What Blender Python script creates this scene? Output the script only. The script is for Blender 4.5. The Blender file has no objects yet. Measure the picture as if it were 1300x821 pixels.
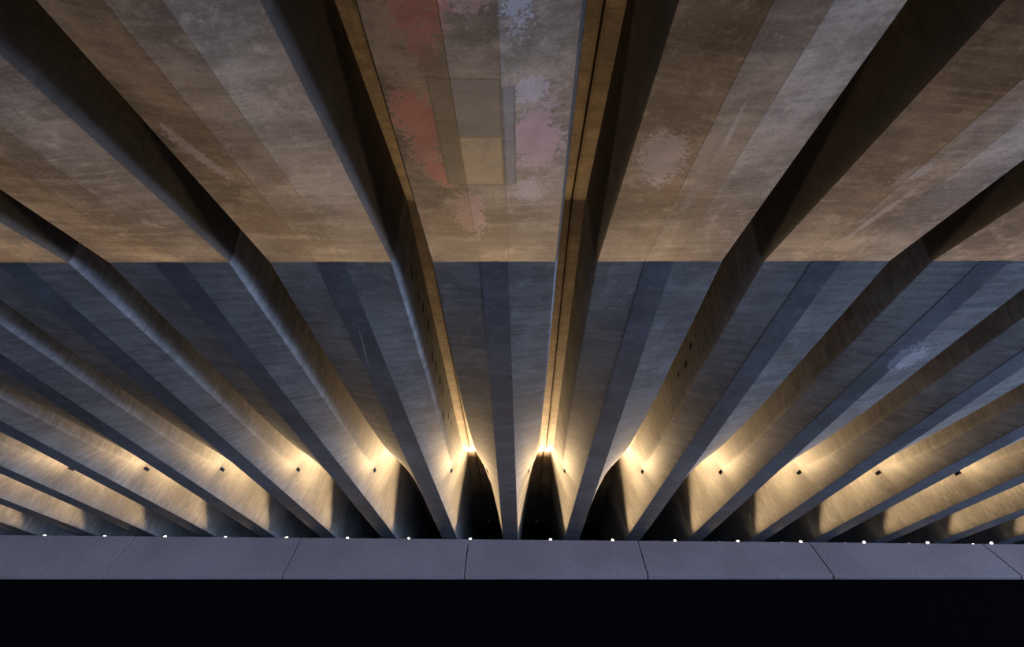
import bpy, bmesh, math, random
from mathutils import Vector, Matrix
random.seed(7)
C = bpy.context.scene.collection
S = 1.83            # spacing of the beams in metres; shapes below are written in spacings
EYE = 1.6           # eye height

# ------------------------------------------------------------------ helpers
def link_mesh(name, verts, faces, mats, parent=None, fm=None, smooth=None, scale=S):
    me = bpy.data.meshes.new(name)
    me.from_pydata([tuple(c * scale for c in v) for v in verts], [], faces)
    for m in mats: me.materials.append(m)
    if fm:
        for p, k in zip(me.polygons, fm): p.material_index = k
    if smooth is not None:
        for p in me.polygons: p.use_smooth = True
        me.set_sharp_from_angle(angle=math.radians(smooth))
    me.update()
    o = bpy.data.objects.new(name, me); C.objects.link(o)
    if parent: o.parent = parent
    return o

def bm_obj(name, bm, mat, parent=None, smooth=None):
    me = bpy.data.meshes.new(name)
    bmesh.ops.recalc_face_normals(bm, faces=bm.faces)
    bm.to_mesh(me); bm.free(); me.materials.append(mat)
    if smooth is not None:
        for p in me.polygons: p.use_smooth = True
        me.set_sharp_from_angle(angle=math.radians(smooth))
    o = bpy.data.objects.new(name, me); C.objects.link(o)
    if parent: o.parent = parent
    return o

def bx(bm, lo, hi, bev=0.0, rot=None):
    vs = bmesh.ops.create_cube(bm, size=1)['verts']
    c = Vector([(a + b) / 2 for a, b in zip(lo, hi)]); d = [b - a for a, b in zip(lo, hi)]
    for v in vs: v.co = Vector((v.co.x * d[0], v.co.y * d[1], v.co.z * d[2]))
    if bev:
        es = list({e for v in vs for e in v.link_edges})
        r = bmesh.ops.bevel(bm, geom=es, offset=bev, segments=2, affect='EDGES')
        vs = list({v for f in r['faces'] for v in f.verts} | {v for v in vs if v.is_valid})
    for v in vs:
        p = v.co
        if rot: p = rot @ p
        v.co = p + c
    return vs

def prism(bm, prof, x0, x1):      # profile in the y-z plane swept along x
    a = [bm.verts.new((x0, y, z)) for y, z in prof]; b = [bm.verts.new((x1, y, z)) for y, z in prof]
    n = len(prof)
    bm.faces.new(a); bm.faces.new(b[::-1])
    for k in range(n): bm.faces.new((a[k], b[k], b[(k + 1) % n], a[(k + 1) % n]))

def thing(name, label, cat, loc=(0, 0, 0), group=None):
    o = bpy.data.objects.new(name, None); C.objects.link(o)
    o.empty_display_size = .2; o.location = loc
    o['label'] = label; o['category'] = cat
    if group: o['group'] = group
    return o

# ------------------------------------------------------------------ materials
class NT:
    def __init__(s, name):
        s.m = bpy.data.materials.new(name); s.m.use_nodes = True
        s.t = s.m.node_tree; s.b = s.t.nodes['Principled BSDF']
    def n(s, typ, **kw):
        nd = s.t.nodes.new(typ)
        for k, v in kw.items():
            if k in nd.inputs.keys(): nd.inputs[k].default_value = v
            else: setattr(nd, k, v)
        return nd
    def l(s, a, b): s.t.links.new(a, b)
    def math(s, op, a, b=None, c=None):
        nd = s.t.nodes.new('ShaderNodeMath'); nd.operation = op
        for k, v in enumerate((a, b, c)):
            if v is None: continue
            if isinstance(v, (int, float)): nd.inputs[k].default_value = v
            else: s.l(v, nd.inputs[k])
        return nd.outputs[0]
    def mix(s, f, a, b, blend='MIX'):
        nd = s.t.nodes.new('ShaderNodeMix'); nd.data_type = 'RGBA'; nd.blend_type = blend
        for k, v in ((0, f), (6, a), (7, b)):
            if isinstance(v, (int, float)): nd.inputs[k].default_value = v
            elif isinstance(v, (tuple, list)): nd.inputs[k].default_value = (*v, 1)
            else: s.l(v, nd.inputs[k])
        return nd.outputs[2]
    def ramp(s, f, lo, hi, a=0., b=1.):
        nd = s.n('ShaderNodeMapRange'); nd.clamp = True
        s.l(f, nd.inputs[0]); nd.inputs[1].default_value = lo; nd.inputs[2].default_value = hi
        nd.inputs[3].default_value = a; nd.inputs[4].default_value = b
        return nd.outputs[0]
    def noise(s, vec, scale, detail=4, rough=.55, dist=0):
        nd = s.n('ShaderNodeTexNoise'); nd.inputs['Scale'].default_value = scale
        nd.inputs['Detail'].default_value = detail; nd.inputs['Roughness'].default_value = rough
        nd.inputs['Distortion'].default_value = dist
        s.l(vec, nd.inputs['Vector']); return nd.outputs[0]

def concrete(name, base, dark, patches=(), seams=(), panels=(), streak=1.0, rough=.8, bump=.22):
    """board-marked concrete. patches: (x,y,rx,ry,rot,colour,cover,scale) flaking paint in spacings,
    panels: (x0,x1,y0,y1,colour,cover) rectangular repairs, seams: (x, y0, y1) hairlines along the beam"""
    t = NT(name)
    tc = t.n('ShaderNodeTexCoord'); P = tc.outputs['Object']
    oi = t.n('ShaderNodeObjectInfo')
    off = t.n('ShaderNodeVectorMath', operation='MULTIPLY_ADD')
    cmb = t.n('ShaderNodeCombineXYZ'); t.l(oi.outputs['Random'], cmb.inputs[0]); t.l(oi.outputs['Random'], cmb.inputs[1]); t.l(oi.outputs['Random'], cmb.inputs[2])
    t.l(cmb.outputs[0], off.inputs[0]); off.inputs[1].default_value = (37, 53, 71); t.l(P, off.inputs[2])
    V = off.outputs[0]
    def sc(v, x, y, z):
        m = t.n('ShaderNodeMapping'); m.inputs['Scale'].default_value = (x, y, z); t.l(v, m.inputs['Vector']); return m.outputs[0]
    big = t.noise(V, .9, 4, .6)
    med = t.noise(V, 4.5, 6, .65)
    band = t.noise(sc(V, .7, 7, .9), 1.6, 5, .62, .5)        # marks across the beam
    fine = t.noise(sc(V, 3, 24, 3), 2.2, 4, .6, .8)
    lng = t.noise(sc(V, 9, .35, 3), 1.2, 3, .6)
    col = t.mix(t.ramp(big, .40, .60), dark, base)
    blot = t.noise(V, 2.3, 5, .65, .4)
    col = t.mix(t.ramp(blot, .55, .35, 0, .45), col, tuple(c * .6 for c in dark))
    warm = t.noise(V, 1.7, 3, .5)
    col = t.mix(t.ramp(warm, .5, .75, 0, .30), col, tuple(c * k for c, k in zip(base, (1.12, .9, .72))))
    mid = tuple(c * .52 for c in dark); hi = tuple(min(1, c * 1.65) for c in base)
    col = t.mix(t.ramp(band, .52, .72, 0, .42 * streak), col, hi)
    col = t.mix(t.ramp(band, .47, .30, 0, .55 * streak), col, mid)
    col = t.mix(t.ramp(fine, .50, .70, 0, .38 * streak), col, mid)
    col = t.mix(t.ramp(med, .54, .70, 0, .4), col, hi)
    col = t.mix(t.ramp(lng, .58, .75, 0, .22), col, mid)
    grain = t.noise(V, 34, 5, .7)
    col = t.mix(t.ramp(grain, .52, .72, 0, .38), col, mid)
    col = t.mix(t.ramp(grain, .46, .28, 0, .30), col, hi)
    # pin holes
    vo = t.n('ShaderNodeTexVoronoi', Scale=14.0); t.l(V, vo.inputs['Vector'])
    hole = t.math('MULTIPLY', t.ramp(vo.outputs['Distance'], .085, .05), t.ramp(med, .48, .52))
    col = t.mix(t.math('MULTIPLY', hole, .8), col, tuple(c * .25 for c in dark))
    # fine scratches
    wv = t.noise(sc(V, 2.2, 1.1, 2), 3.1, 2, .5, 3.5)
    scr = t.ramp(t.math('ABSOLUTE', t.math('SUBTRACT', wv, .5)), .004, .0)
    scr = t.math('MULTIPLY', scr, t.ramp(big, .5, .62))
    col = t.mix(t.math('MULTIPLY', scr, .25), col, hi)
    sx = t.n('ShaderNodeSeparateXYZ'); t.l(P, sx.inputs[0]); X, Y = sx.outputs[0], sx.outputs[1]
    for (x0, x1, y0, y1, pc, cov) in panels:
        a = t.math('MULTIPLY', t.ramp(X, x0 * S - .006, x0 * S + .006), t.ramp(X, x1 * S + .006, x1 * S - .006))
        b = t.math('MULTIPLY', t.ramp(Y, y0 * S - .006, y0 * S + .006), t.ramp(Y, y1 * S + .006, y1 * S - .006))
        m = t.math('MULTIPLY', t.math('MULTIPLY', a, b), t.ramp(t.noise(V, 7, 6, .7), .30, .52, .35, 1))
        rim = t.math('MULTIPLY', m, t.math('SUBTRACT', 1.0, t.math('MULTIPLY',
              t.math('MULTIPLY', t.ramp(X, x0 * S + .006, x0 * S + .016), t.ramp(X, x1 * S - .006, x1 * S - .016)),
              t.math('MULTIPLY', t.ramp(Y, y0 * S + .006, y0 * S + .016), t.ramp(Y, y1 * S - .006, y1 * S - .016)))))
        col = t.mix(t.math('MULTIPLY', m, cov), col, pc)
        col = t.mix(t.math('MULTIPLY', rim, .6), col, mid)
    for (cx, cy, rx, ry, rot, pc, cov, scl, excl) in patches:
        c, s_ = math.cos(rot), math.sin(rot)
        dx = t.math('SUBTRACT', X, cx * S); dy = t.math('SUBTRACT', Y, cy * S)
        u = t.math('DIVIDE', t.math('ADD', t.math('MULTIPLY', dx, c), t.math('MULTIPLY', dy, s_)), rx * S)
        v = t.math('DIVIDE', t.math('SUBTRACT', t.math('MULTIPLY', dy, c), t.math('MULTIPLY', dx, s_)), ry * S)
        r = t.math('SQRT', t.math('ADD', t.math('MULTIPLY', u, u), t.math('MULTIPLY', v, v)))
        nz = t.noise(P, scl * 2.2, 6, .75, .5); nb = t.noise(P, scl * .3, 3, .5)
        f = t.math('ADD', t.math('ADD', r, t.math('MULTIPLY', t.math('SUBTRACT', nz, .5), 3.2)), t.math('MULTIPLY', t.math('SUBTRACT', nb, .5), 1.3))
        m = t.ramp(f, .86, .80)
        if excl:
            x0, x1, y0, y1 = excl
            a = t.math('MULTIPLY', t.ramp(X, x0 * S - .003, x0 * S + .003), t.ramp(X, x1 * S + .003, x1 * S - .003))
            b = t.math('MULTIPLY', t.ramp(Y, y0 * S - .003, y0 * S + .003), t.ramp(Y, y1 * S + .003, y1 * S - .003))
            m = t.math('MULTIPLY', m, t.math('SUBTRACT', 1.0, t.math('MULTIPLY', a, b)))
        edge = t.math('MULTIPLY', m, t.ramp(f, .62, .80))
        pcol = t.mix(t.ramp(t.noise(P, 3.1, 3), .35, .65), pc, tuple(k * .72 for k in pc))
        col = t.mix(t.math('MULTIPLY', m, cov), col, pcol)
        col = t.mix(t.math('MULTIPLY', edge, .45 * cov), col, (.62, .55, .55))
    for (x, y0, y1, wd, sc_) in seams:
        a = t.ramp(t.math('ABSOLUTE', t.math('SUBTRACT', X, x * S)), wd, wd * .4)
        b = t.math('MULTIPLY', t.ramp(Y, y0 * S - .005, y0 * S + .005), t.ramp(Y, y1 * S + .005, y1 * S - .005))
        col = t.mix(t.math('MULTIPLY', t.math('MULTIPLY', a, b), .75), col, sc_)
    t.l(col, t.b.inputs['Base Color'])
    t.b.inputs['Roughness'].default_value = rough
    t.b.inputs['Specular IOR Level'].default_value = .35
    bp = t.n('ShaderNodeBump', Strength=bump, Distance=.012)
    h = t.math('ADD', t.math('ADD', t.math('MULTIPLY', band, .7), t.math('MULTIPLY', grain, .25)), t.math('ADD', t.math('MULTIPLY', fine, .35), t.math('SUBTRACT', t.math('MULTIPLY', med, .5), hole)))
    t.l(h, bp.inputs['Height']); t.l(bp.outputs[0], t.b.inputs['Normal'])
    return t.m

def plain(name, col, rough=.6, metal=0., emit=None, nscale=30, var=.25):
    t = NT(name)
    tc = t.n('ShaderNodeTexCoord')
    nz = t.noise(tc.outputs['Object'], nscale, 4, .6)
    t.l(t.mix(t.ramp(nz, .3, .7), tuple(c * (1 - var) for c in col), tuple(min(1, c * (1 + var)) for c in col)), t.b.inputs['Base Color'])
    t.b.inputs['Roughness'].default_value = rough; t.b.inputs['Metallic'].default_value = metal
    if emit:
        t.b.inputs['Emission Color'].default_value = (*emit[0], 1); t.b.inputs['Emission Strength'].default_value = emit[1]
    return t.m

LB, LD = (.50, .41, .315), (.225, .18, .14)  # level spans: warm light put into a lighter, browner tone
CB, CD = (.285, .272, .255), (.185, .178, .170)  # sloping spans: part of their shade put into a darker, greyer tone
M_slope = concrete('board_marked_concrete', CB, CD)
M_level = concrete('warm_lit_level_concrete', LB, LD, streak=.8,
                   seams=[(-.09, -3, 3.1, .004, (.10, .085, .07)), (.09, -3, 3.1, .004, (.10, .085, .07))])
M_web = concrete('shaded_web_concrete', (.105, .093, .078), (.072, .063, .052), streak=.6)
M_rib = concrete('smooth_rib_concrete', (.165, .167, .18), (.11, .113, .122), streak=.45)
M_flange = concrete('flange_concrete', (.50, .375, .225), (.33, .245, .15), streak=.8)
M_void = plain('shadowed_void', (.012, .010, .008), .9)
M_granite = None

def granite():
    t = NT('honed_purple_grey_granite')
    tc = t.n('ShaderNodeTexCoord'); P = tc.outputs['Object']
    a = t.noise(P, 180, 3, .7); b = t.noise(P, 1.3, 3, .5); c = t.noise(P, 70, 2, .6)
    col = t.mix(t.ramp(b, .35, .65), (.35, .26, .235), (.42, .32, .29))
    col = t.mix(t.ramp(a, .52, .70, 0, .55), col, (.38, .33, .33))
    col = t.mix(t.ramp(c, .50, .30, 0, .55), col, (.075, .06, .066))
    t.l(col, t.b.inputs['Base Color']); t.b.inputs['Roughness'].default_value = .55
    return t.m
M_granite = granite()
M_wallblack = plain('shadow_black_base', (.003, .003, .003), .9)  # invented base below the slabs, its darkness put into the colour
M_wallblack.node_tree.nodes['Principled BSDF'].inputs['Specular IOR Level'].default_value = 0
M_paving = plain('brown_granite_paving', (.12, .095, .08), .8, nscale=3)
M_back = plain('dark_render_wall', (.02, .018, .016), .9, nscale=4)
M_metal = plain('grey_lamp_housing', (.35, .35, .36), .4, .8)
M_rail = plain('galvanised_rail', (.3, .3, .3), .5, .8)
M_lens = plain('glowing_lens', (.9, .8, .6), .3, 0, ((1.0, .86, .62), 40.0))

# ------------------------------------------------------------------ geometry laws (in spacings, camera at the origin)
HN, YK, SL = 1.4106, 3.0405, math.tan(.2568)
CAMX = -.1562
Y0, YC, YE1, YE2, YEND = -2.4, 3.13, 7.43, 8.40, 12.70
def lerp(a, b, t): return a + (b - a) * max(0, min(1, t))
def zs(y): return HN if y <= YK else HN - SL * (y - YK)
ZC1 = 1.904
def zc(y):
    if y <= YC: return ZC1
    if y <= YE1: return ZC1 - SL * (y - YC)
    z1 = ZC1 - SL * (YE1 - YC)
    if y <= YE2: return z1 + .049 * (y - YE1) / (YE2 - YE1)
    return z1 + .049 - .2369 * (y - YE2)
def strip(y):
    if y <= YK: return .088
    return lerp(.085, .120, (y - YK) / 6)
def fold(y):        # (half width, height above the soffit) of the edge between flank and upper web
    if y <= YK:
        k = (YK - y) / 1.6
        return .390 - .020 * min(k, 1.6), .055 * min(k, 2.2)
    if y <= YE1:
        return curve(FOLD, (y - YK) / 4.3)
    k = min(1, (y - YE1) / (YE2 - YE1)); k = k * k * (3 - 2 * k)
    a0, e0 = curve(FOLD, (YE1 - YK) / 4.3)
    g, D, s_ = webtop(y), zc(y) - zs(y), strip(y)
    f = .5
    return lerp(a0, s_ + (g - s_) * f, k), lerp(e0, D * f, k)
FOLD = [(0, .39, 0), (.25, .385, .033), (.5, .375, .060), (.75, .350, .115), (.9, .320, .190), (1.02, .287, .285), (1.2, .24, .42)]
def curve(tab, t):          # Catmull-Rom through the table
    for k in range(len(tab) - 1):
        if t <= tab[k + 1][0]: break
    p0 = tab[max(k - 1, 0)]; p1 = tab[k]; p2 = tab[k + 1]; p3 = tab[min(k + 2, len(tab) - 1)]
    u = (t - p1[0]) / (p2[0] - p1[0]); out = []
    for c in (1, 2):
        m1 = (p2[c] - p0[c]) / (p2[0] - p0[0]) * (p2[0] - p1[0]); m2 = (p3[c] - p1[c]) / (p3[0] - p1[0]) * (p2[0] - p1[0])
        out.append((2 * u**3 - 3 * u**2 + 1) * p1[c] + (u**3 - 2 * u**2 + u) * m1 + (-2 * u**3 + 3 * u**2) * p2[c] + (u**3 - u**2) * m2)
    return tuple(out)
def webtop(y):
    if y <= YE1: return .412
    if y <= YE2: return lerp(.412, .396, (y - YE1) / (YE2 - YE1))
    return lerp(.396, .22, (y - YE2) / (YEND - YE2))

NF, NA, NW = 8, 6, 5
def half_profile(y):
    """points from the strip edge to the foot of the flange, right side"""
    s = strip(y); a, e = fold(y); D = zc(y) - zs(y); g = webtop(y)
    up = D - e
    r = min(lerp(.030, .012, (y - YK) / 3.6), up * .45)
    P0, P1, P2 = Vector((s, 0)), Vector((a, e)), Vector((g, D))
    d1 = (P1 - P0).normalized()
    d2 = (P2 - P1).normalized() if up > 1e-4 else d1
    A = P1 - d1 * r * .6; B = P1 + d2 * min(r * 2.0, up * .6)
    K = P1 - d1 * r * .12 + d2 * r * .36
    A0 = P0 + (A - P0) * .985
    pts = [P0 + (A - P0) * .012 if k == 0 else P0.lerp(A0, k / NF) for k in range(NF + 1)]
    pts = [P0] + pts + [A]
    for k in range(1, NA):
        t = k / NA
        pts.append((1 - t) ** 2 * A + 2 * t * (1 - t) * K + t * t * B)
    B1 = B + (P2 - B) * .03
    pts += [B] + [B1.lerp(P2, k / NW) for k in range(NW + 1)]
    return [(p.x, p.y) for p in pts]

PK0, PK1 = 7.44, 7.55
def stations(a, b, n, extra=()):
    ys = [a + (b - a) * k / n for k in range(n + 1)] + [e for e in extra if a < e < b]
    ys = sorted(set(round(y, 5) for y in ys))
    return [y for y in ys if not (PK0 + 1e-4 < y < PK1 - 1e-4)]

# the little pockets near the lit ends of the sloping spans
def span_mesh(ys, side):
    """one flank + web of a span; side = +1 right, -1 left. the pocket is really recessed"""
    verts, faces, rows = [], [], []
    for y in ys:
        pts = half_profile(y); z = zs(y); row = []
        for (x, h) in pts:
            row.append(len(verts)); verts.append((side * x, y, z + h))
        rows.append(row)
    for i in range(len(ys) - 1):
        for k in range(len(rows[0]) - 1):
            q = [rows[i][k], rows[i][k + 1], rows[i + 1][k + 1], rows[i + 1][k]]
            if side > 0: q = q[::-1]
            if abs(ys[i] - PK0) < 1e-4 and abs(ys[i + 1] - PK1) < 1e-4 and k == 8:
                inner = []
                for v in q:
                    x, yy, zz = verts[v]; inner.append(len(verts)); verts.append((x - side * .05, yy, zz + .035))
                for m in range(4): faces.append((q[m], q[(m + 1) % 4], inner[(m + 1) % 4], inner[m]))
                faces.append(tuple(inner)); continue
            faces.append(tuple(q))
    return verts, faces

def merge(*parts):
    V, F = [], []
    for v, f in parts:
        o = len(V); V += v; F += [tuple(k + o for k in q) for q in f]
    return V, F

def strip_faces(ys, drop=0.0):
    V, F = [], []
    for i, y in enumerate(ys):
        s = strip(y); z = zs(y) - drop
        V += [(-s, y, z), (s, y, z)]
        if i: F.append((2 * i - 2, 2 * i, 2 * i + 1, 2 * i - 1))
    return V, F

def flange(ys, side, thick=.10, gapw=.006):
    V, F = [], []
    for i, y in enumerate(ys):
        g = webtop(y) - .004; z = zc(y); e = .5 - gapw
        prof = [(g, z), (e - .012, z), (e - .012, z + .006), (e, z + .012), (e, z + thick), (g - .05, z + thick)]
        V += [(side * x, y, zz) for x, zz in prof]
        n = len(prof)
        if i:
            for k in range(n):
                a, b = (i - 1) * n + k, (i - 1) * n + (k + 1) % n
                q = (a, b, b + n, a + n); F.append(q if side < 0 else q[::-1])
    n = 6; m = len(ys) - 1
    F.append(tuple(range(n))); F.append(tuple(m * n + k for k in range(n))[::-1])
    return V, F

ysN = stations(Y0, YK, 44, (YC,))
ysF = stations(YK, YEND, 90, (YC, YE1, YE2, PK0, PK1))
ysA = sorted(set(ysN + ysF))

web_flags = ([1 if k >= NF + 2 else 0 for i in range(len(ysN) - 1) for k in range(NF + NA + NW + 3)] * 2) + [0] * (len(ysN) - 1)
def beam_label(i):
    base = {0: 'concrete ceiling beam with pink paint traces on its wide level underside, nearest overhead',
            -1: 'concrete ceiling beam with a small pale scuff, immediately left of the pink-stained beam',
            1: 'concrete ceiling beam with a round whitish patch, immediately right of the pink-stained beam',
            2: 'concrete ceiling beam with thin curved scratches, second to the right of the pink-stained beam'}
    if i in base: return base[i]
    o = ['', 'first', 'second', 'third', 'fourth', 'fifth', 'sixth', 'seventh', 'eighth', 'ninth'][abs(i)]
    return 'tapering grey concrete ceiling beam, %s to the %s of the pink-stained beam' % (o, 'left' if i < 0 else 'right')

meshes = {}
def make_beam(i, level_mat=None):
    x = (i + CAMX) * S
    r = thing('concrete_girder', beam_label(i), 'beam', (x, 0, EYE), 'tapering concrete ceiling beams')
    def part(name, key, gen, mat, smooth=28, label=None, extra=None):
        if key not in meshes:
            v, f = gen(); o = link_mesh(name, v, f, [mat], r, smooth=smooth); meshes[key] = o.data
            if extra is not None:       # upper webs: shade of the gaps put into a darker concrete tone
                o.data.materials.append(extra)
                for p_, k_ in zip(o.data.polygons, web_flags): p_.material_index = k_
        else:
            me = meshes[key]
            m_ = {'level': level_mat, 'slope': slope_mats.get(i), 'rib': rib_mats.get(i)}.get(key)
            if m_ is not None:
                me = me.copy(); me.materials[0] = m_
            o = bpy.data.objects.new(name, me); C.objects.link(o); o.parent = r
        if label: o['label'] = label
        return o
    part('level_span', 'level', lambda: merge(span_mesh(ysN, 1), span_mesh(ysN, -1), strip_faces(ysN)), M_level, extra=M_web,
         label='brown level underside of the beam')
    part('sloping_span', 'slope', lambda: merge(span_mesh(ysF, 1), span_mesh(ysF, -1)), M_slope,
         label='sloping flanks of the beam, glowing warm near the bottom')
    part('bottom_rib', 'rib', lambda: strip_faces(ysF, .002), M_rib, label='dark blue-grey bottom strip of the beam')
    part('flange', 'fR', lambda: flange(ysA, 1), M_flange)
    part('flange', 'fL', lambda: flange(ysA, -1), M_flange)
    return r

PINK, PPINK, WHITE = (.74, .32, .27), (.76, .50, .49), (.78, .70, .71)
SEAM = [(-.09, -3, 3.1, .004, (.10, .085, .07)), (.09, -3, 3.1, .004, (.10, .085, .07))]
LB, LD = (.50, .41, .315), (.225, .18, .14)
level_mats, slope_mats, rib_mats = {}, {}, {}
order = sorted(range(-9, 10), key=lambda k: -abs(k))
EX = (-.178, .14, 1.515, 2.195)
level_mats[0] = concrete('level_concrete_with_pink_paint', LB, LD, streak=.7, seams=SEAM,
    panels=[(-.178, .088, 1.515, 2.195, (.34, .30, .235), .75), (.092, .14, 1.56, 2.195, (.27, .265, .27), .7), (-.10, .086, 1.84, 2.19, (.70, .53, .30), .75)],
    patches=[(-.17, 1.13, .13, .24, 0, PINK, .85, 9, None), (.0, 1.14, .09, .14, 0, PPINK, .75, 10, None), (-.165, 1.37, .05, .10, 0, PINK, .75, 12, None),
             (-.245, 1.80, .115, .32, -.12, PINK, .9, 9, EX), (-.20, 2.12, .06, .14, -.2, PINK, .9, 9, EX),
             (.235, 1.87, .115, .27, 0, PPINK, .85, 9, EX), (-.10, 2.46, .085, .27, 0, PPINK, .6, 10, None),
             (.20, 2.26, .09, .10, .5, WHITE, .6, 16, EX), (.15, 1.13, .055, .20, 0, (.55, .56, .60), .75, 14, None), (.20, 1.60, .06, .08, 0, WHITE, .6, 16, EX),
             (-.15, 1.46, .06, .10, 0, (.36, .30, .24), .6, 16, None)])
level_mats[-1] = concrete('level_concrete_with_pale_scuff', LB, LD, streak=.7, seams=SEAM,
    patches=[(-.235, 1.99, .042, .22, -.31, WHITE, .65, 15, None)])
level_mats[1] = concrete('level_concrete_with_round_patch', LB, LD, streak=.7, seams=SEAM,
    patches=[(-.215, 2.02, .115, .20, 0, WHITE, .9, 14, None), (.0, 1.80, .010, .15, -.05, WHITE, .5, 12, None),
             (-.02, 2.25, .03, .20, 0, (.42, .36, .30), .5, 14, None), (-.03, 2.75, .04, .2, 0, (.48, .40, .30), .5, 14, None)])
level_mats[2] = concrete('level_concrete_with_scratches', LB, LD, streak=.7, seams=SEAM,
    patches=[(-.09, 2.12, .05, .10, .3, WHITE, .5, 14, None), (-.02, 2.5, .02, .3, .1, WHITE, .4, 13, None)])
RB, RD = (.165, .167, .18), (.11, .113, .122)
rib_mats[-1] = concrete('rib_concrete_with_scratch', RB, RD, streak=.45, patches=[(-.03, 4.05, .006, .32, .10, (.45, .45, .47), .7, 9, None)])
rib_mats[3] = concrete('rib_concrete_with_pale_smear', RB, RD, streak=.45, patches=[(.07, 4.15, .06, .20, 0, (.48, .47, .50), .7, 8, None)])
slope_mats[3] = concrete('flank_concrete_with_pale_smear', CB, CD, patches=[(.16, 4.2, .10, .22, 0, (.62, .60, .62), .6, 8, None)])
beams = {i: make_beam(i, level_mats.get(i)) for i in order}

# ------------------------------------------------------------------ slots in two of the webs
def slots(i, side, spots):
    bm = bmesh.new()
    for (y, h, ln) in spots:
        bm = bmesh.new()
        D = zc(y) - zs(y); a, e = fold(y); g = webtop(y)
        t = h; z = zs(y) + e + (D - e) * t; x = a + (g - a) * t
        bx(bm, (side * x * S - .004, y * S - .010, z * S - ln / 2 * S), (side * x * S + .004, y * S + .010, z * S + ln / 2 * S), .002)
        bmesh.ops.rotate(bm, verts=bm.verts, cent=(side * x * S, y * S, z * S), matrix=Matrix.Rotation(math.radians(28), 3, 'X'))
        o = bm_obj('web_slot', bm, M_void, beams[i]); o['label'] = 'narrow dark slot in the web'
rs = random.Random(3)
slots(-1, 1, [(3.55 + .27 * k + rs.uniform(-.05, .05), rs.uniform(.3, .7), rs.uniform(.08, .13)) for k in range(11)])
slots(2, -1, [(4.55, .55, .07), (4.75, .45, .09), (5.0, .5, .05)])

# ------------------------------------------------------------------ the setting
def struct(o): o['kind'] = 'structure'; return o
def deck():
    V, F = [], []
    ys = [Y0, YC, YE1, YE2, YEND + .3]
    for i, y in enumerate(ys):
        z = zc(y) + .101
        V += [(-9.7, y, z), (9.4, y, z), (9.4, y, z + .12), (-9.7, y, z + .12)]
        if i:
            for k in range(4):
                a, b = (i - 1) * 4 + k, (i - 1) * 4 + (k + 1) % 4
                F.append((a, b, b + 4, a + 4))
    F.append((0, 1, 2, 3)); F.append((16, 19, 18, 17))
    V = [(x, y, z + EYE / S) for x, y, z in V]
    return struct(link_mesh('ceiling', V, F, [M_back]))
deck()
FZ = -EYE / S
def sbox(name, lo, hi, mat):
    bm = bmesh.new(); bx(bm, [c * S for c in lo], [c * S for c in hi])
    return struct(bm_obj(name, bm, mat))
LOW = -1.45 + EYE / S
sbox('floor', (-26, -22, -.12), (10.5, 4.9, 0), M_paving)
sbox('floor_lower', (-11, 4.9, LOW - .1), (11, 13.2, LOW), M_back)
sbox('sky_blocker_right', (10.6, 8.3, LOW), (10.8, 12.95, 1.6 + EYE / S), M_back)  # unseen, added to keep low sky light off the far webs
sbox('sky_blocker_left', (-10.8, 8.3, LOW), (-10.6, 12.95, 1.6 + EYE / S), M_back)  # same on the left: added out of view to block sky light
sbox('wall_back', (-11, 12.72, LOW), (11, 12.95, zc(12.9) + .05 + EYE / S), M_back)

# parapet of sloping granite slabs
TY, TZ, BY, BZ = 4.69, -.193, 4.41, -.418
SX0, G = -.399, 1.307
par = thing('granite_parapet', 'low sloping parapet clad in purple-grey granite slabs, below the beams', 'parapet', (0, TY * S, EYE + BZ * S - .6))
off = Vector((0, TY * S, EYE + BZ * S - .6))
TILT = (.0012, .0079)
def ppt(x, t, d):     # t: 0 top edge .. 1 bottom edge, d: depth into the parapet
    zt = TZ - TILT[0] * x; zb = BZ + TILT[1] * x
    y = TY + (BY - TY) * t; z = zt + (zb - zt) * t
    n = Vector((0, .607, -.794)); 
    return Vector((x * S, (y + n.y * d) * S, EYE + (z + n.z * d) * S)) - off
for k in range(-6, 7):
    x0, x1 = SX0 + k * G + .0035, SX0 + (k + 1) * G - .0035
    bm = bmesh.new()
    v = [bm.verts.new(ppt(x, t, d)) for x in (x0, x1) for t in (0, 1) for d in (0, .03)]
    for q in ((0, 2, 6, 4), (1, 5, 7, 3), (0, 4, 5, 1), (2, 3, 7, 6), (0, 1, 3, 2), (4, 6, 7, 5)): bm.faces.new([v[j] for j in q])
    bmesh.ops.bevel(bm, geom=bm.edges[:], offset=.003, segments=1, affect='EDGES')
    bm_obj('cladding_slab', bm, M_granite, par)
bm = bmesh.new()
X0p, X1p = SX0 - 6 * G + .05, SX0 + 7 * G - .05
sec = lambda x: [ppt(x, .02, .031), ppt(x, .98, .031), Vector((x * S, (BY + .05) * S, EYE + (BZ + TILT[1] * x) * S)) - off,
                 Vector((x * S, (BY - .12) * S, -.02)) - off, Vector((x * S, (TY + .28) * S, -.02)) - off,
                 Vector((x * S, (TY + .28) * S, EYE + (TZ - TILT[0] * x - .045) * S)) - off]
a = [bm.verts.new(p) for p in sec(X0p)]; b = [bm.verts.new(p) for p in sec(X1p)]
bm.faces.new(a); bm.faces.new(b[::-1])
for k in range(6): bm.faces.new((a[k], b[k], b[(k + 1) % 6], a[(k + 1) % 6]))
o = bm_obj('core', bm, M_wallblack, par); o['label'] = 'made-up shadow-black base under the granite'

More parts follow.
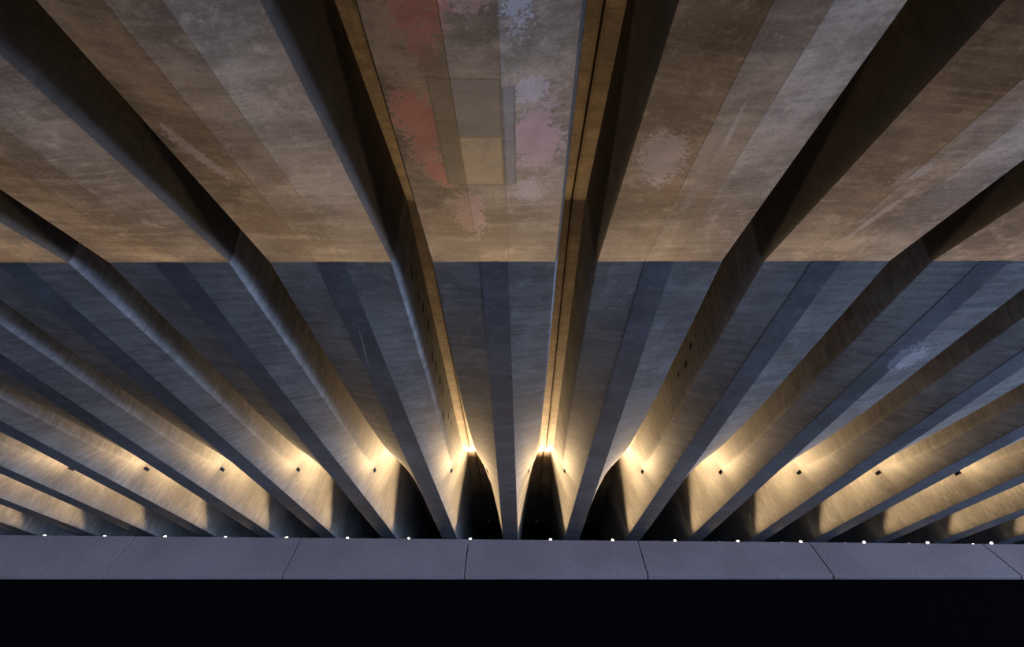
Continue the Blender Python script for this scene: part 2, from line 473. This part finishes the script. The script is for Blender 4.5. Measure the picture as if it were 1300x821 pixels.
# ------------------------------------------------------------------ floodlights in pairs between the beams
LY, LZ = 9.79, -.395
bm = bmesh.new()
RT = EYE + LZ * S - .373          # top of the rail
bx(bm, (-9.4 * S, LY * S - .01, RT - .06), (9.2 * S, LY * S + .05, RT), .005)
rail = thing('lighting_rail', 'horizontal steel rail behind the parapet that carries the floodlights', 'rail', (0, (LY + .05) * S, EYE - .7))
for v in bm.verts: v.co -= Vector(rail.location)
bm_obj('rail_bar', bm, M_rail, rail)
for k in range(-3, 4):
    bm = bmesh.new(); x = (k * 3 + .344) * S
    if abs(x) > 9.3 * S: continue
    bx(bm, (x - .03, LY * S, LOW * S), (x + .03, LY * S + .04, RT - .055), .004)
    for v in bm.verts: v.co -= Vector(rail.location)
    bm_obj('post', bm, M_rail, rail)

def bay_words(n):
    if n == 0: return 'bay immediately right of the pink-stained beam'
    if n == -1: return 'bay immediately left of the pink-stained beam'
    o = ['', 'first', 'second', 'third', 'fourth', 'fifth', 'sixth', 'seventh', 'eighth', 'ninth']
    return '%s bay to the right of the pink-stained beam' % o[n + 1] if n > 0 else '%s bay to the left of the pink-stained beam' % o[-n]
LAMPC = (1.0, .68, .355); LAMPW = 10000
def beam_profile(ld):     # narrow-beam reflector: strongest along its axis
    ld.use_nodes = True; t = ld.node_tree; e = t.nodes['Emission']
    c = t.nodes.new('ShaderNodeTexCoord'); sp = t.nodes.new('ShaderNodeSeparateXYZ'); t.links.new(c.outputs['Normal'], sp.inputs[0])
    def m(op, a, b):
        n = t.nodes.new('ShaderNodeMath'); n.operation = op
        for k, v in ((0, a), (1, b)):
            if isinstance(v, (int, float)): n.inputs[k].default_value = v
            else: t.links.new(v, n.inputs[k])
        return n.outputs[0]
    x2 = m('MULTIPLY', m('MULTIPLY', sp.outputs[0], sp.outputs[0]), KX); y2 = m("MULTIPLY", m("MULTIPLY", sp.outputs[1], sp.outputs[1]), 2.0)
    q = m('DIVIDE', m('MULTIPLY', m('ADD', x2, y2), .5), m('MULTIPLY', sp.outputs[2], sp.outputs[2]))
    t.links.new(m('DIVIDE', EPS, m('ADD', q, EPS)), e.inputs['Strength'])
KX = 3.0
EPS = .055
proto = None; stems = {}
AZ = math.radians(12)
for n in range(-9, 9):
    for s in (-1, 1):
        x = (n + .5 + CAMX + s * .148) * S
        src = Vector((x, LY * S, EYE - .374 * S)); outer = (s > 0) == (n >= 0)
        loc = Vector((x, LY * S, EYE + (LZ - (.018 if outer else .040)) * S))
        lab = 'small floodlight, %s one in the %s' % ('left' if s < 0 else 'right', bay_words(n))
        t = thing('floodlight', lab, 'light', loc, 'floodlights between the beams')
        t.rotation_euler = (0, 0, s * AZ * -1)
        if proto is None:
            proto = []
            R = Matrix.Rotation(math.radians(-22), 3, 'X')
            bm = bmesh.new(); bx(bm, (-.05, -.03, -.05), (.05, .06, .05), .008, R)
            for q in range(5): bx(bm, (-.045 + q * .0225 - .003, .055, -.045), (-.045 + q * .0225 + .003, .085, .045), 0, None)
            proto.append(bm_obj('housing', bm, M_metal, t, 30))
            bm = bmesh.new()
            vs = bx(bm, (-.028, -.004, -.03), (.028, .004, .03), .002)
            for v in vs: v.co = R @ (v.co + Vector((0, -.036, 0)))
            proto.append(bm_obj('lens', bm, M_lens, t))
            bm = bmesh.new()
            bx(bm, (-.062, .0, -.14), (-.056, .03, .01), .001); bx(bm, (.056, .0, -.14), (.062, .03, .01), .001)
            bx(bm, (-.062, .0, -.146), (.062, .03, -.14), .001); proto.append(bm_obj('bracket', bm, M_metal, t))
        else:
            for p in proto:
                c = p.copy(); C.objects.link(c); c.parent = t
        drop = -.340 if outer else -.300
        if drop not in stems:
            bm = bmesh.new(); bx(bm, (-.012, .003, drop), (.012, .027, -.147), .002); bx(bm, (-.03, -.005, drop), (.03, .035, drop + .006), .001)
            so = bm_obj('stem', bm, M_metal, t); stems[drop] = so
        else:
            so = stems[drop].copy(); C.objects.link(so); so.parent = t
        ld = bpy.data.lights.new('flood_beam', 'SPOT'); ld.energy = LAMPW; ld.color = LAMPC
        ld.spot_size = math.radians(37); ld.spot_blend = 1.0; ld.shadow_soft_size = .05; beam_profile(ld)
        lo = bpy.data.objects.new('flood_beam', ld); C.objects.link(lo)
        A2 = math.radians(6); d = Vector((-s * math.sin(A2), -math.cos(A2), math.tan(math.radians(26))))
        lo.location = src + d.normalized() * .03 + Vector((0, 0, -.0))
        lo.scale = (4, 1, 1); lo.rotation_euler = d.to_track_quat('-Z', 'Y').to_euler()

# ------------------------------------------------------------------ sky
w = bpy.data.worlds.new('sky'); bpy.context.scene.world = w; w.use_nodes = True
nt = w.node_tree; bg = nt.nodes['Background']
def wn(t): return nt.nodes.new(t)
tc = wn('ShaderNodeTexCoord')
def dotn(v):
    d = wn('ShaderNodeVectorMath'); d.operation = 'DOT_PRODUCT'; nt.links.new(tc.outputs['Generated'], d.inputs[0])
    d.inputs[1].default_value = Vector(v).normalized(); return d.outputs['Value']
def mr(s, a, b, c, d):
    m = wn('ShaderNodeMapRange'); nt.links.new(s, m.inputs[0])
    for k, v in enumerate((a, b, c, d)): m.inputs[k + 1].default_value = v
    return m.outputs[0]
g = mr(dotn((.94, -.34, 0)), .4, 1, .1, 15)
mx = wn('ShaderNodeMix'); mx.data_type = 'RGBA'
nt.links.new(mr(dotn((0, 0, 1)), 0, .5, 0, 1), mx.inputs[0])
mx.inputs[6].default_value = (.42, .60, 1.0, 1); mx.inputs[7].default_value = (.30, .48, 1.0, 1)
nt.links.new(mx.outputs[2], bg.inputs[0]); nt.links.new(g, bg.inputs[1])

# ------------------------------------------------------------------ camera
p, yaw, roll = 0.3868666971275318, 0.020436748775723247, 0.00674141775776531
F = Vector((-math.sin(yaw) * math.cos(p), math.cos(yaw) * math.cos(p), math.sin(p)))
r0 = Vector((math.cos(yaw), math.sin(yaw), 0)); u0 = r0.cross(F)
r = r0 * math.cos(roll) + u0 * math.sin(roll); u = -r0 * math.sin(roll) + u0 * math.cos(roll)
cam = bpy.data.cameras.new('camera'); co = bpy.data.objects.new('camera', cam); C.objects.link(co)
co.matrix_world = Matrix(((r.x, u.x, -F.x, 0), (r.y, u.y, -F.y, 0), (r.z, u.z, -F.z, EYE), (0, 0, 0, 1)))
cam.sensor_width = 36; cam.lens = 700 / 1300 * 36
cam.shift_x = (650 - 646.6) / 1300; cam.shift_y = (365.3 - 410.5) / 1300
cam.clip_start = .05; cam.clip_end = 300
sc = bpy.context.scene; sc.camera = co
vs = sc.view_settings; vs.view_transform = 'Standard'; vs.look = 'None'; vs.gamma = 1; vs.use_curve_mapping = False
vs.exposure = 0
